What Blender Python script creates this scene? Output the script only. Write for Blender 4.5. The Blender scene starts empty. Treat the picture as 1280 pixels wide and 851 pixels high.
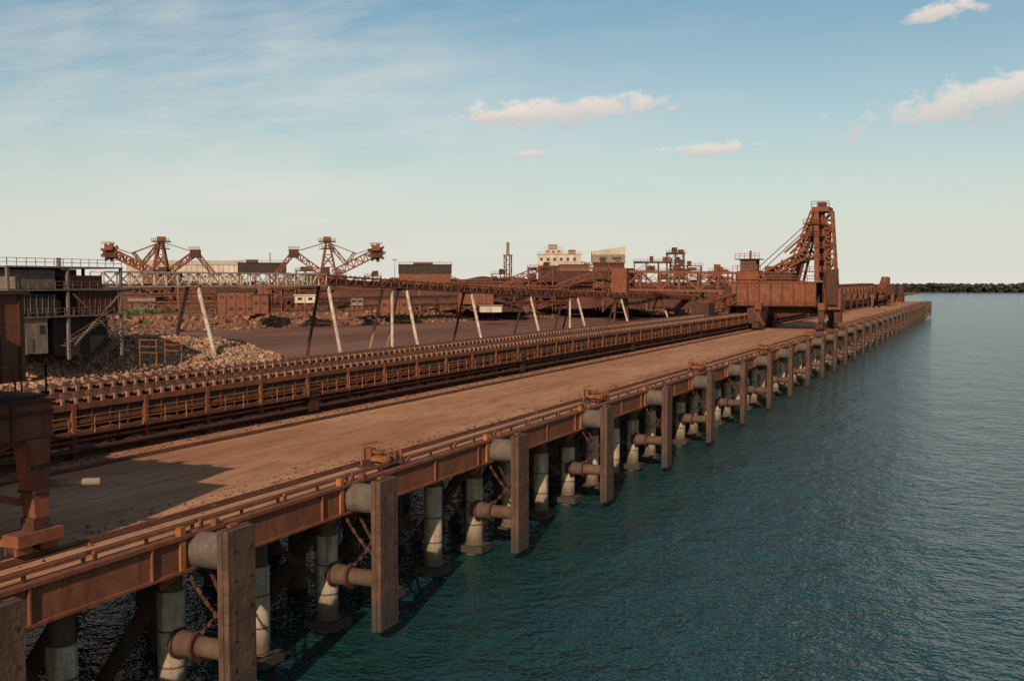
import bpy, math, random
import numpy as np
from mathutils import Vector
random.seed(7); rng=np.random.default_rng(7)
scene=bpy.context.scene
scene.view_settings.view_transform='Standard'
scene.view_settings.look='None'
scene.view_settings.exposure=0
# ------------------------------------------------------------ materials
def newmat(name):
    m=bpy.data.materials.new(name); m.use_nodes=True
    nt=m.node_tree; b=nt.nodes['Principled BSDF']; return m,nt,b
def N(nt,t,**k):
    n=nt.nodes.new(t)
    for a,v in k.items(): setattr(n,a,v)
    return n
def noise(nt,vec,scale,detail=5,rough=.6,sc=(1,1,1)):
    if sc!=(1,1,1):
        mp=N(nt,'ShaderNodeVectorMath',operation='MULTIPLY'); mp.inputs[1].default_value=sc
        nt.links.new(vec,mp.inputs[0]); vec=mp.outputs[0]
    n=N(nt,'ShaderNodeTexNoise'); n.inputs['Scale'].default_value=scale
    n.inputs['Detail'].default_value=detail; n.inputs['Roughness'].default_value=rough
    nt.links.new(vec,n.inputs['Vector']); return n.outputs['Fac']
def ramp(nt,fac,a,b,ca=(0,0,0,1),cb=(1,1,1,1)):
    r=N(nt,'ShaderNodeValToRGB'); r.color_ramp.elements[0].position=a; r.color_ramp.elements[1].position=b
    r.color_ramp.elements[0].color=ca; r.color_ramp.elements[1].color=cb
    nt.links.new(fac,r.inputs[0]); return r.outputs[0]
def mix(nt,fac,a,b,bt='MIX'):
    m=N(nt,'ShaderNodeMix',data_type='RGBA',blend_type=bt)
    if isinstance(fac,(int,float)): m.inputs[0].default_value=fac
    else: nt.links.new(fac,m.inputs[0])
    for i,c in ((6,a),(7,b)):
        if isinstance(c,tuple): m.inputs[i].default_value=c if len(c)==4 else (*c,1)
        else: nt.links.new(c,m.inputs[i])
    return m.outputs[2]
def math_(nt,op,a,b_=None,c=None):
    n=N(nt,'ShaderNodeMath',operation=op)
    for i,v in enumerate((a,b_,c)):
        if v is None: continue
        if isinstance(v,(int,float)): n.inputs[i].default_value=v
        else: nt.links.new(v,n.inputs[i])
    return n.outputs[0]
def dusty(name,c1,c2,scale=.8,rough=.85,bump=.25,sc1=(1,1,1),sc2=(1,1,.25),dark=.55,fine=6,zdark=None):
    m,nt,b=newmat(name)
    g=N(nt,'ShaderNodeNewGeometry').outputs['Position']
    f1=noise(nt,g,scale,2,.65,sc1)
    col=mix(nt,ramp(nt,f1,.35,.65),c1,c2)
    f2=noise(nt,g,scale*2.6,3,.7,sc2)
    col=mix(nt,ramp(nt,f2,.46,.72),col,tuple(x*dark for x in c1))
    f3=noise(nt,g,fine,2,.7)
    col=mix(nt,.5,col,ramp(nt,f3,.25,.75,(.5,.5,.5,1),(1.0,1.0,1.0,1)),'MULTIPLY')
    if zdark:      # tide / splash staining by real height
        sp=N(nt,'ShaderNodeSeparateXYZ'); nt.links.new(g,sp.inputs[0])
        zz=math_(nt,'ADD',sp.outputs[2],math_(nt,'MULTIPLY',math_(nt,'SUBTRACT',f2,.5),2.2))
        zr=N(nt,'ShaderNodeMapRange'); zr.inputs[1].default_value=zdark[0]; zr.inputs[2].default_value=zdark[1]
        nt.links.new(zz,zr.inputs[0])
        col=mix(nt,zr.outputs[0],zdark[2],col)
    nt.links.new(col,b.inputs['Base Color'])
    b.inputs['Roughness'].default_value=rough
    b.inputs['Specular IOR Level'].default_value=.2
    bp=N(nt,'ShaderNodeBump'); bp.inputs['Strength'].default_value=bump; bp.inputs['Distance'].default_value=.05
    nt.links.new(f3,bp.inputs['Height']); nt.links.new(bp.outputs[0],b.inputs['Normal'])
    return m
STEEL=dusty('ore_red_steel',(.225,.074,.037),(.15,.050,.028))
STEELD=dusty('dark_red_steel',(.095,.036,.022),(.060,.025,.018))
ORANGE=dusty('orange_rail_paint',(.38,.135,.040),(.25,.09,.034),dark=.4)
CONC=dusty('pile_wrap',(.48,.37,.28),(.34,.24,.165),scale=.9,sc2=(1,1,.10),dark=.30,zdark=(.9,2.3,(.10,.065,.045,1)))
PILEB=dusty('stained_shaded_pile',(.13,.072,.046),(.09,.053,.037))  # brown joins rust stain with the deck's shade, painted into the pile tops
TIMBER=dusty('fender_facing',(.125,.064,.043),(.08,.043,.031),scale=1.2,sc2=(1.5,1.5,.15),dark=.45,bump=.6,zdark=(1.0,2.6,(.045,.035,.027,1)))
RUBBER=dusty('fender_rubber',(.14,.10,.078),(.09,.065,.05),dark=.6)
DARK=dusty('dark_cladding',(.060,.040,.034),(.038,.027,.024))
GREY=dusty('grey_cladding',(.19,.14,.115),(.13,.093,.076))
WHITE=dusty('dusty_white_cladding',(.58,.46,.36),(.44,.32,.235),scale=.15,dark=.6)
BEIGE=dusty('beige_panel',(.28,.195,.145),(.20,.135,.10))
PALE=dusty('pale_steel',(.58,.46,.37),(.38,.24,.17),dark=.5)
BELT=dusty('conveyor_belt',(.05,.026,.020),(.034,.019,.016))
ORE=dusty('iron_ore',(.125,.044,.028),(.085,.031,.021),scale=.06,dark=.7,fine=1.2,bump=.6)
IDLER=dusty('idler_steel',(.33,.19,.125),(.22,.115,.072))
GLASS,nt,b=newmat('window_glass'); b.inputs['Base Color'].default_value=(.03,.035,.04,1); b.inputs['Roughness'].default_value=.1
ALL=[STEEL,STEELD,ORANGE,CONC,PILEB,TIMBER,RUBBER,DARK,GREY,WHITE,BEIGE,PALE,BELT,ORE,GLASS,IDLER]
# deck
DECK,nt,b=newmat('ore_dusted_deck')
g=N(nt,'ShaderNodeNewGeometry').outputs['Position']
a1=noise(nt,g,.35,3,.6,(1,.05,1)); a2=noise(nt,g,.12,3,.65,(1,.4,1)); a3=noise(nt,g,2.2,3,.7,(1,.10,1)); a4=noise(nt,g,9,3,.75); a5=noise(nt,g,.9,3,.7,(1,.7,1))
col=mix(nt,ramp(nt,a1,.32,.68),(.43,.198,.104),(.29,.122,.064))
col=mix(nt,ramp(nt,a2,.45,.72),col,(.50,.26,.15))
col=mix(nt,ramp(nt,a3,.48,.78),col,(.18,.078,.046))
col=mix(nt,ramp(nt,a5,.56,.72),col,(.24,.105,.06))
col=mix(nt,.6,col,ramp(nt,a4,.3,.7,(.6,.6,.6,1)),'MULTIPLY')
nt.links.new(col,b.inputs['Base Color']); b.inputs['Roughness'].default_value=.9; b.inputs['Specular IOR Level'].default_value=.1
bp=N(nt,'ShaderNodeBump'); bp.inputs['Strength'].default_value=.5; bp.inputs['Distance'].default_value=.05
nt.links.new(a4,bp.inputs['Height']); nt.links.new(bp.outputs[0],b.inputs['Normal'])
# water
WATER,nt,b=newmat('harbour_water')
g=N(nt,'ShaderNodeNewGeometry').outputs['Position']
w1=noise(nt,g,.9,3,.65,(.75,.75,1)); w2=noise(nt,g,.2,2,.5,(1,.6,1)); w3=noise(nt,g,2.6,2,.6)
col=mix(nt,ramp(nt,w2,.35,.65),(.007,.034,.033),(.008,.037,.043))
nt.links.new(col,b.inputs['Base Color']); b.inputs['Roughness'].default_value=.13; b.inputs['IOR'].default_value=1.33
h=math_(nt,'ADD',math_(nt,'MULTIPLY',w1,.6),math_(nt,'ADD',math_(nt,'MULTIPLY',w2,.9),math_(nt,'MULTIPLY',w3,.16)))
bp=N(nt,'ShaderNodeBump'); bp.inputs['Strength'].default_value=1.0; bp.inputs['Distance'].default_value=.85
nt.links.new(h,bp.inputs['Height']); nt.links.new(bp.outputs[0],b.inputs['Normal'])
# terrain
TERR,nt,b=newmat('red_earth_and_mud')
g=N(nt,'ShaderNodeNewGeometry').outputs['Position']
sep=N(nt,'ShaderNodeSeparateXYZ'); nt.links.new(g,sep.inputs[0])
t1=noise(nt,g,.03,4,.65); t2=noise(nt,g,.15,4,.7); t3=noise(nt,g,.012,3,.6); t4=noise(nt,g,.02,4,.6,(1,.3,1))
land=mix(nt,ramp(nt,t2,.35,.65),(.22,.092,.053),(.145,.060,.037))
land=mix(nt,ramp(nt,t1,.54,.64),land,(.065,.064,.028))
land=mix(nt,ramp(nt,t3,.55,.7),land,(.28,.145,.088))
mud=mix(nt,ramp(nt,t4,.4,.6),(.12,.054,.038),(.18,.088,.062))
zf=ramp(nt,math_(nt,'DIVIDE',sep.outputs[2],4.0),.2,.5)
col=mix(nt,zf,mud,land)
nt.links.new(col,b.inputs['Base Color']); b.inputs['Roughness'].default_value=.95
b.inputs['Specular IOR Level'].default_value=.06
def vcol(name,rough=.9):
    m,nt,b=newmat(name); a=N(nt,'ShaderNodeVertexColor'); a.layer_name='Col'
    g=N(nt,'ShaderNodeNewGeometry').outputs['Position']
    f=noise(nt,g,2.5,2,.7)
    nt.links.new(mix(nt,.6,a.outputs[0],ramp(nt,f,.3,.7,(.5,.5,.5,1)),'MULTIPLY'),b.inputs['Base Color'])
    b.inputs['Roughness'].default_value=rough; b.inputs['Specular IOR Level'].default_value=.1; return m
ROCKM=vcol('rock'); LEAF=vcol('scrub_leaves')
# ------------------------------------------------------------ mesh builder
class MB:
    def __init__(s): s.v=[];s.f=[];s.m=[];s.sm=[]
    def add(s,vs,fs,mat,smooth=False):
        o=len(s.v); s.v+= [tuple(p) for p in vs]
        i=ALLX.index(mat)
        for f in fs: s.f.append([o+k for k in f]); s.m.append(i); s.sm.append(smooth)
    def box(s,x0,x1,y0,y1,z0,z1,mat):
        vs=[(x,y,z) for z in (z0,z1) for y in (y0,y1) for x in (x0,x1)]
        s.add(vs,[(0,2,3,1),(4,5,7,6),(0,1,5,4),(2,6,7,3),(0,4,6,2),(1,3,7,5)],mat)
    def beam(s,p,q,w,h,mat):
        p=Vector(p);q=Vector(q);d=(q-p)
        if d.length<1e-6:return
        d.normalize(); up=Vector((0,0,1)) if abs(d.z)<.95 else Vector((0,1,0))
        a=d.cross(up).normalized(); c=a.cross(d).normalized()
        vs=[]
        for e in (p,q):
            for (i,j) in ((-1,-1),(1,-1),(1,1),(-1,1)): vs.append(e+a*(i*w/2)+c*(j*h/2))
        s.add(vs,[(0,1,2,3),(7,6,5,4),(0,4,5,1),(1,5,6,2),(2,6,7,3),(3,7,4,0)],mat)
    def cyl(s,p,q,r,mat,r2=None,n=14):
        r2=r if r2 is None else r2
        p=Vector(p);q=Vector(q);d=(q-p).normalized(); up=Vector((0,0,1)) if abs(d.z)<.9 else Vector((0,1,0))
        a=d.cross(up).normalized(); c=a.cross(d)
        vs=[]
        for e,R in ((p,r),(q,r2)):
            for k in range(n):
                t=2*math.pi*k/n; vs.append(e+a*math.cos(t)*R+c*math.sin(t)*R)
        s.add(vs,[(k,(k+1)%n,n+(k+1)%n,n+k) for k in range(n)],mat,True)
        s.add(vs[:n],[tuple(range(n))[::-1]],mat); s.add(vs[n:],[tuple(range(n))],mat)
    def lattice(s,p,q,w,h,n,t,mat,up=(0,0,1),top=True):
        p=Vector(p);q=Vector(q);d=(q-p).normalized();up=Vector(up)
        a=d.cross(up).normalized(); c=a.cross(d).normalized()
        P=lambda k,i,j: p+(q-p)*(k/n)+a*(i*w/2)+c*(j*h/2)
        for i in (-1,1):
            for j in (-1,1): s.beam(P(0,i,j),P(n,i,j),t*1.4,t*1.4,mat)
            for k in range(n):
                j=1 if k%2 else -1
                s.beam(P(k,i,j),P(k+1,i,-j),t,t,mat)
                s.beam(P(k,i,-1),P(k,i,1),t,t,mat)
        for k in range(n+1):
            s.beam(P(k,-1,-1),P(k,1,-1),t,t,mat)
            if top: s.beam(P(k,-1,1),P(k,1,1),t,t,mat)
        s.beam(P(n,-1,-1),P(n,-1,1),t,t,mat); s.beam(P(n,1,-1),P(n,1,1),t,t,mat)
    def rail(s,p,q,mat,h=1.1,step=2.0,t=.06):
        p=Vector(p);q=Vector(q);L=(q-p).length;n=max(1,int(L/step))
        for k in range(n+1):
            e=p+(q-p)*(k/n); s.beam(e,e+Vector((0,0,h)),t,t,mat)
        for z in (h,h*.5): s.beam(p+Vector((0,0,z)),q+Vector((0,0,z)),t,t,mat)
    def obj(s,name,loc=None):
        me=bpy.data.meshes.new(name); me.from_pydata(s.v,[],s.f)
        used=sorted(set(s.m)); mp={u:k for k,u in enumerate(used)}
        for u in used: me.materials.append(ALLX[u])
        me.polygons.foreach_set('material_index',[mp[i] for i in s.m])
        me.polygons.foreach_set('use_smooth',s.sm); me.update()
        o=bpy.data.objects.new(name,me); scene.collection.objects.link(o)
        if loc: o.location=loc
        return o
ALLX=ALL+[DECK,WATER,TERR,ROCKM,LEAF]
DZ=7.7
Y0,Y1=-40.,612.
BAY=5.75
# ------------------------------------------------------------ water
m=MB(); m.add([(-9000,-3000,0),(9000,-3000,0),(9000,9000,0),(-9000,9000,0)],[(0,1,2,3)],WATER); m.obj('water')
# ------------------------------------------------------------ terrain heightfield
poly=np.array([(-122,-600),(-124,60),(-124,120),(-125,150),(-127,172),(-134,190),(-150,196),(-185,205),(-232,240),(-272,285),(-250,352),(-215,450),(-178,545),(-148,612),(-110,640),(-104,760),(-150,1000),(-150,1900),(-9000,1900),(-9000,-600)],float)
def sdf(px,py):
    d=np.full(px.shape,1e18); inside=np.zeros(px.shape,bool); n=len(poly)
    for i in range(n):
        a=poly[i];b=poly[(i+1)%n];e=b-a
        wx=px-a[0];wy=py-a[1];t=np.clip((wx*e[0]+wy*e[1])/(e@e),0,1)
        d=np.minimum(d,(wx-e[0]*t)**2+(wy-e[1]*t)**2)
        c=((a[1]>py)!=(b[1]>py)); 
        with np.errstate(divide='ignore',invalid='ignore'):
            xi=(b[0]-a[0])*(py-a[1])/(b[1]-a[1] if b[1]!=a[1] else 1e-9)+a[0]
        inside^=(c&(px<xi))
    return np.where(inside,-1,1)*np.sqrt(d)
def height(px,py):
    s=sdf(px,py); w=np.sin(px*.21+py*.13)*np.sin(py*.17-px*.08)*.9
    pen=np.exp(-(((px+140)/26)**2+np.clip((py-150)/26,0,None)**2))
    H=5+2.9*pen
    land=np.clip((-(s+w)*.52),0,H)
    mud=.22+.08*np.sin(px*.05)*np.sin(py*.043)-np.clip((px+82)/14,0,1)*3-np.clip((py-640)/30,0,1)*np.clip((px+100)/10,0,1)*3
    far=np.clip((py-2080)/30,0,1)*4.5
    z=np.where(s<0,np.maximum(land,mud),mud)
    bumps=(np.sin(px*.9+py*.4)*np.sin(py*.7-px*.3))*.12*(s<-3)
    return np.maximum(z+bumps,-3+far)
xs=np.concatenate([-np.geomspace(9000,420,40),np.arange(-417,-60,3.),np.geomspace(1,9060,24)-60])
ys=np.concatenate([np.linspace(-600,20,14),np.arange(30,760,3.5),np.geomspace(765,9000,60)])
GX,GY=np.meshgrid(xs,ys); GZ=height(GX,GY)
nx,ny=len(xs),len(ys)
me=bpy.data.meshes.new('ground')
V=np.stack([GX.ravel(),GY.ravel(),GZ.ravel()],1)
F=[(j*nx+i,j*nx+i+1,(j+1)*nx+i+1,(j+1)*nx+i) for j in range(ny-1) for i in range(nx-1)]
me.from_pydata(V.tolist(),[],F); me.materials.append(TERR)
me.polygons.foreach_set('use_smooth',[True]*len(F)); 
o=bpy.data.objects.new('ground',me); scene.collection.objects.link(o)
# ------------------------------------------------------------ blobs (rocks / foliage)
ph=(1+5**.5)/2
IV=np.array([(-1,ph,0),(1,ph,0),(-1,-ph,0),(1,-ph,0),(0,-1,ph),(0,1,ph),(0,-1,-ph),(0,1,-ph),(ph,0,-1),(ph,0,1),(-ph,0,-1),(-ph,0,1)])/1.9
IF=np.array([(0,11,5),(0,5,1),(0,1,7),(0,7,10),(0,10,11),(1,5,9),(5,11,4),(11,10,2),(10,7,6),(7,1,8),(3,9,4),(3,4,2),(3,2,6),(3,6,8),(3,8,9),(4,9,5),(2,4,11),(6,2,10),(8,6,7),(9,8,1)])
def blobs(name,pts,size,cols,mat,flat=.75,jit=.28):
    n=len(pts)
    v=IV[None]*(1+rng.uniform(-jit,jit,(n,12,1)))+rng.uniform(-jit*.4,jit*.4,(n,12,3))
    sc=np.stack([rng.uniform(.7,1.2,n),rng.uniform(.7,1.2,n),rng.uniform(.6,1.,n)*flat/.75],1)
    v=v*sc[:,None]*size[:,None,None]
    th=rng.uniform(0,6.28,n);c=np.cos(th)[:,None];s=np.sin(th)[:,None]
    x=v[:,:,0]*c-v[:,:,1]*s;y=v[:,:,0]*s+v[:,:,1]*c
    v=np.stack([x,y,v[:,:,2]],2)+pts[:,None]
    f=(IF[None]+np.arange(n)[:,None,None]*12).reshape(-1,3)
    me=bpy.data.meshes.new(name); me.from_pydata(v.reshape(-1,3).tolist(),[],f.tolist()); me.materials.append(mat)
    ca=me.color_attributes.new('Col','FLOAT_COLOR','POINT')
    cc=np.ones((n,12,4)); cc[:,:,:3]=cols[:,None]
    ca.data.foreach_set('color',cc.ravel()); me.update()
    o=bpy.data.objects.new(name,me); scene.collection.objects.link(o); return o
def rockcols(n,base,var=.25):
    k=rng.uniform(1-var*1.6,1+var,(n,1)); h=rng.uniform(-.12,.12,(n,1))
    return np.clip(np.array(base)[None]*k*np.concatenate([1+h,np.ones((n,1)),1-h],1),0,1)
n=46000
px=rng.uniform(-178,-112,n);py=rng.uniform(85,205,n);s=sdf(px,py);k=(s<1.5)&(s>-30)
px,py=px[k],py[k]; n=len(px); sz=rng.lognormal(-1.15,.35,n)*.9
blobs('rock_mound',np.stack([px,py,height(px,py)+sz*.15],1),sz,rockcols(n,(.36,.20,.128),.3),ROCKM)
n=60000
px=rng.uniform(-330,-105,n);py=rng.uniform(180,660,n);s=sdf(px,py);k=(s<1.5)&(s>-12)&~((px>-200)&(py<205))
px,py=px[k],py[k]; n=len(px); sz=rng.lognormal(-.45,.35,n)*.95
blobs('rock_embankment',np.stack([px,py,height(px,py)+sz*.15],1),sz,rockcols(n,(.235,.115,.075),.45),ROCKM)
n=14000
px=rng.uniform(-420,-110,n);py=rng.uniform(190,760,n)
cl=np.sin(px*.045+1)*np.sin(py*.031)+.5*np.sin(px*.13+py*.09)
s=sdf(px,py);k=(s<-9)&(cl>.25)
px,py=px[k],py[k];n=len(px);sz=rng.uniform(.4,1.3,n)
blobs('saltbush_scrub',np.stack([px,py,height(px,py)+sz*.4],1),sz,rockcols(n,(.075,.075,.033),.4),LEAF,flat=.8,jit=.4)
n=18000
px=rng.uniform(-2600,1900,n);py=2100+rng.uniform(0,1,n)**2*260+30*np.sin(px*.01)
sz=rng.uniform(2.6,5.0,n)
blobs('mangrove_treeline',np.stack([px,py,3+rng.uniform(0,10,n)+2.5*np.sin(px*.021)*np.sin(px*.0043)],1),sz,rockcols(n,(.040,.046,.028),.35),LEAF,flat=.7,jit=.4)
n=9000
a=rng.uniform(-1.15,-.05,n);d=rng.uniform(1150,1900,n)
px=np.sin(a)*d;py=np.cos(a)*d;k=(px<-190);px,py=px[k],py[k];n=len(px)
sz=rng.uniform(2,4.5,n)
blobs('inland_tree_belt',np.stack([px,py,6+rng.uniform(0,4,n)],1),sz,rockcols(n,(.05,.055,.03),.35),LEAF,flat=.8,jit=.4)
# ------------------------------------------------------------ wharf deck
m=MB()
m.box(-56,-29.35,Y0,Y1,DZ-.45,DZ,DECK)
m.box(-29.35,-29.0,Y0,Y1,DZ-1.45,DZ+.02,STEEL)
m.box(-29.0,-28.85,Y0,Y1,DZ-1.47,DZ-1.36,STEEL)
m.box(-29.0,-28.85,Y0,Y1,DZ-.12,DZ+.03,STEEL)
yb=34.5-BAY*13
while yb<Y1:
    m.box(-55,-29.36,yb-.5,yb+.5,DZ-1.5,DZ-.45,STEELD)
    m.box(-28.99,-28.87,yb+BAY/2-.04,yb+BAY/2+.04,DZ-1.36,DZ-.12,STEEL)
    yb+=BAY
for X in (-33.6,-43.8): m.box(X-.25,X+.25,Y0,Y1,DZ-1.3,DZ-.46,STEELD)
m.obj('wharf_deck')
m=MB()
yy=Y0
while yy<Y1:
    L=BAY-.35
    m.beam((-29.25,yy,DZ+.32),(-29.25,yy+L,DZ+.32),.14,.14,STEEL)
    for t in (0.1,L/2,L-.1): m.beam((-29.25,yy+t,DZ),(-29.25,yy+t,DZ+.32),.1,.12,STEELD)
    yy+=BAY
m.obj('wharf_edge_kerb_rail')
m=MB()
for X in (-31.6,-44.6):
    m.box(X-.35,X+.35,Y0,Y1-4,DZ+.004,DZ+.05,STEELD); m.box(X-.04,X+.04,Y0,Y1-4,DZ+.05,DZ+.17,STEEL); m.box(X-.18,X-.10,Y0,Y1-4,DZ+.05,DZ+.09,STEEL)
m.box(-30.3,-30.1,Y0,Y1-4,DZ+.004,DZ+.12,STEELD)
m.obj('crane_rail_track')
n=9000
px=np.where(rng.uniform(0,1,n)<.65,rng.normal(-46.4,.8,n),rng.normal(-32.4,.7,n)); py=rng.uniform(15,330,n)
k=(px<-29.6)&(px>-55.5); px,py=px[k],py[k]; n=len(px); sz=rng.lognormal(-3.0,.4,n)
blobs('spilled_ore',np.stack([px,py,DZ+sz*.2],1),sz,rockcols(n,(.16,.07,.045),.35),ROCKM)
# ------------------------------------------------------------ piles
m=MB(); yb=34.5-BAY*6; k=-6
while yb<Y1:
    far=yb>330
    for X in ((-30.6,-36.5,-42.5,-48.5,-54) if not far else (-30.6,-42.5)):
        r=.56 if X>-31 else .5
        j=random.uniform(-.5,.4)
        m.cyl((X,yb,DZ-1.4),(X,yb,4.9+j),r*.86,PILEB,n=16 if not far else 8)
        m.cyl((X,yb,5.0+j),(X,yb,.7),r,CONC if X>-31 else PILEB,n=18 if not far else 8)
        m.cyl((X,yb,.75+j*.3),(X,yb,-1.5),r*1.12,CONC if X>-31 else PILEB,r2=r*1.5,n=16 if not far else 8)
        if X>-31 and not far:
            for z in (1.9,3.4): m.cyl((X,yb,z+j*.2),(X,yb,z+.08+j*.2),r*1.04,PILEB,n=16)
    if not far and k%3!=1:
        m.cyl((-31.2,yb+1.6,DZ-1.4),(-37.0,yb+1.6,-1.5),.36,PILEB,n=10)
    if not far:
        m.box(-31.5,-29.7,yb-.8,yb+.8,.15 ,.6,TIMBER)
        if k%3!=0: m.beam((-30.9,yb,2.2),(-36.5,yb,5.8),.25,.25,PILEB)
    yb+=BAY;k+=1
m.obj('wharf_piles')
# ------------------------------------------------------------ fenders
def fender_mesh():
    m=MB()
    for i in range(6):
        z0=-7.1+i*1.235; m.box(.02,.27,-.85,.85,z0+.006,z0+1.229,TIMBER)
    m.box(-.25,.0,-.87,.87,-7.12,.32,TIMBER)
    for yy in (-.5,.5):
        for i in range(6): m.cyl((.27,yy,-6.5+i*1.2),(.30,yy,-6.5+i*1.2),.09,STEELD,n=8)
    m.box(-.26,-.05,-.25,.25,.32,.42,STEEL)
    m.cyl((-2.0,0,-.75),(-.26,0,-.75),.74,RUBBER,n=24)
    m.cyl((-2.0,0,-.75),(-1.85,0,-.75),.84,STEEL,n=24)
    m.cyl((-.45,0,-.75),(-.26,0,-.75),.8,RUBBER,n=24)
    m.box(-2.02,-1.75,-1.2,-.9,-1.5,.36,ORANGE)
    m.box(-2.02,-1.75,.9,1.15,-1.5,.30,STEEL)
    m.beam((-1.9,-1.06,-1.5),(-2.9,-1.06,-2.2),.14,.2,ORANGE)
    m.cyl((-3.4,0,-4.75),(-.26,0,-4.75),.42,PILEB,n=18)
    for X in (-3.0,-2.0,-.42): m.cyl((X,0,-4.75),(X+.14,0,-4.75),.64,STEELD,n=20)
    m.cyl((-2.9,0,-4.75),(-2.05,0,-4.75),.54,PILEB,r2=.5,n=18)
    for a,b in (((-1.9,-.6,-1.6),(-.3,-.3,-3.6)),((-1.9,.6,-1.6),(-.3,.3,-3.6)),((-1.8,0,-4.2),(-.3,0,-2.2))):
        a=Vector(a);b=Vector(b)
        for i in range(9):
            p=a+(b-a)*(i/9);q=a+(b-a)*((i+.92)/9)
            sg=-.18*math.sin(i/9*math.pi); sh=-.18*math.sin((i+.92)/9*math.pi)
            m.beam(p+Vector((0,0,sg)),q+Vector((0,0,sh)),.16 if i%2 else .05,.05 if i%2 else .16,STEELD)
    m.box(-.5,-.26,-.18,.18,-3.9,-2.1,STEELD)
    return m
FY=[11.5,23.,34.4,45.9,62.8]
while FY[-1]<590: FY.append(FY[-1]+17.25)
base=None
for fy in FY:
    if base is None: base=fender_mesh().obj('wharf_fender',(-27.15,fy,DZ)); continue
    o=bpy.data.objects.new('wharf_fender',base.data); scene.collection.objects.link(o); o.location=(-27.15,fy,DZ); o.rotation_euler=(0,0,random.uniform(-.012,.012))
def hook_mesh():
    m=MB()
    m.box(-.8,.8,-.9,.9,0,.12,STEELD); m.cyl((0,0,.12),(0,0,.75),.26,STEEL,n=12); m.cyl((0,0,.75),(0,0,.9),.38,STEEL,n=12)
    for s in (-1,0,1):
        y=s*.55
        m.beam((-.3,y*.5,.45),(.55,y,.5),.2,.22,ORANGE); m.beam((.5,y,.42),(1.0,y*1.15,.55),.16,.2,STEEL)
        m.beam((1.0,y*1.15,.5),(1.05,y*1.15,.85),.14,.14,STEEL); m.beam((1.05,y*1.15,.85),(.75,y*1.1,.95),.12,.12,STEEL)
    m.beam((-.6,-.8,.12),(-.6,-.8,1.25),.07,.07,ORANGE); m.beam((-.6,.8,.12),(-.6,.8,1.25),.07,.07,ORANGE)
    m.beam((-.6,-.8,1.25),(-.6,.8,1.25),.07,.07,ORANGE); m.box(-.8,-.35,-.25,.25,.4,1.0,STEEL)
    return m
hb=None
for i,hy in enumerate((50.5,85.5,120,160,205,250)):
    if hb is None: hb=hook_mesh().obj('mooring_hook',(-30.2,hy,DZ)); continue
    o=bpy.data.objects.new('mooring_hook',hb.data); scene.collection.objects.link(o); o.location=(-30.2,hy,DZ)
# ------------------------------------------------------------ wharf conveyors
def conveyor(name,X0,X1,zt,ya,yb,rail=True):
    m=MB(); z=DZ+zt
    for X in (X0,X1):
        m.box(X-.1,X+.1,ya,yb,z-.62,z-.28,STEEL)
        m.box(X-.08,X+.08,ya,yb,z-1.45,z-1.25,STEEL)
        m.box(X-.1,X+.1,ya,yb,z-2.15,z-1.85,STEEL)
    m.box(X0+.4,X1-.4,ya,yb,z-.12,z-.06,BELT); m.box(X0+.4,X1-.4,ya,yb,z-1.15,z-1.1,BELT)
    m.box(X1+.12,X1+.85,ya,yb,z-2.0,z-1.94,STEELD)
    m.box(X1-.06,X1-.02,ya,yb,z-1.25,z-.62,BELT)
    y=ya
    while y<yb:
        m.beam((X0,y,z-.28),(X0,y,z+.08),.12,.14,STEEL); m.beam((X1,y,z-.28),(X1,y,z+.06),.12,.22,IDLER)
        m.beam((X0,y,z+.05),(X0+.8,y,z-.2),.16,.16,STEELD); m.beam((X1,y,z+.05),(X1-.8,y,z-.2),.16,.16,STEEL)
        m.beam((X0+.8,y,z-.2),(X1-.8,y,z-.2),.14,.14,STEELD)
        y+=1.0 if y<260 else 2.
    y=ya+1.2; k=0
    while y<yb:
        for X in (X0,X1): m.beam((X,y,DZ),(X,y,z-.3),.3,.3,STEEL if X==X1 else STEELD)
        m.beam((X0,y,z-2.0),(X1,y,z-2.0),.2,.25,STEELD)
        m.box(X1-.3,X1+.3,y-.35,y+.35,DZ,DZ+.25,STEELD)
        if y<300:
            for j in (1,2,3):
                yy=y+j*BAY/4; m.beam((X1,yy,z-1.9),(X1,yy,z-.4),.1,.1,STEELD)
                if j==2: m.beam((X1,yy,DZ),(X1,yy,z-2.0),.14,.14,STEELD)
            if k%2: m.beam((X0,y,DZ+.2),(X0,y+BAY,z-2.1),.12,.12,STEELD)
        if k%7==3: m.box(X1+.05,X1+.7,y-.6,y+.6,DZ+.3,z-1.2,STEELD)
        y+=BAY;k+=1
    if rail:
        m.rail((X1+.85,ya,z-1.94),(X1+.85,yb,z-1.94),ORANGE,1.02,BAY/3,.05)
    m.cyl((X1+.55,ya,DZ+.55),(X1+.55,yb,DZ+.55),.14,STEELD,n=8)
    m.box(X1-.2,X1+.25,ya,yb,DZ+.95,DZ+1.1,STEEL)
    m.box(X0+.3,X1-.3,ya,yb,DZ+.004,DZ+.12,ORE)
    return m.obj(name)
conveyor('wharf_conveyor',-49.6,-47.4,3.4,10,600)
conveyor('wharf_conveyor',-53.6,-51.4,3.6,10,600,False)
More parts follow.
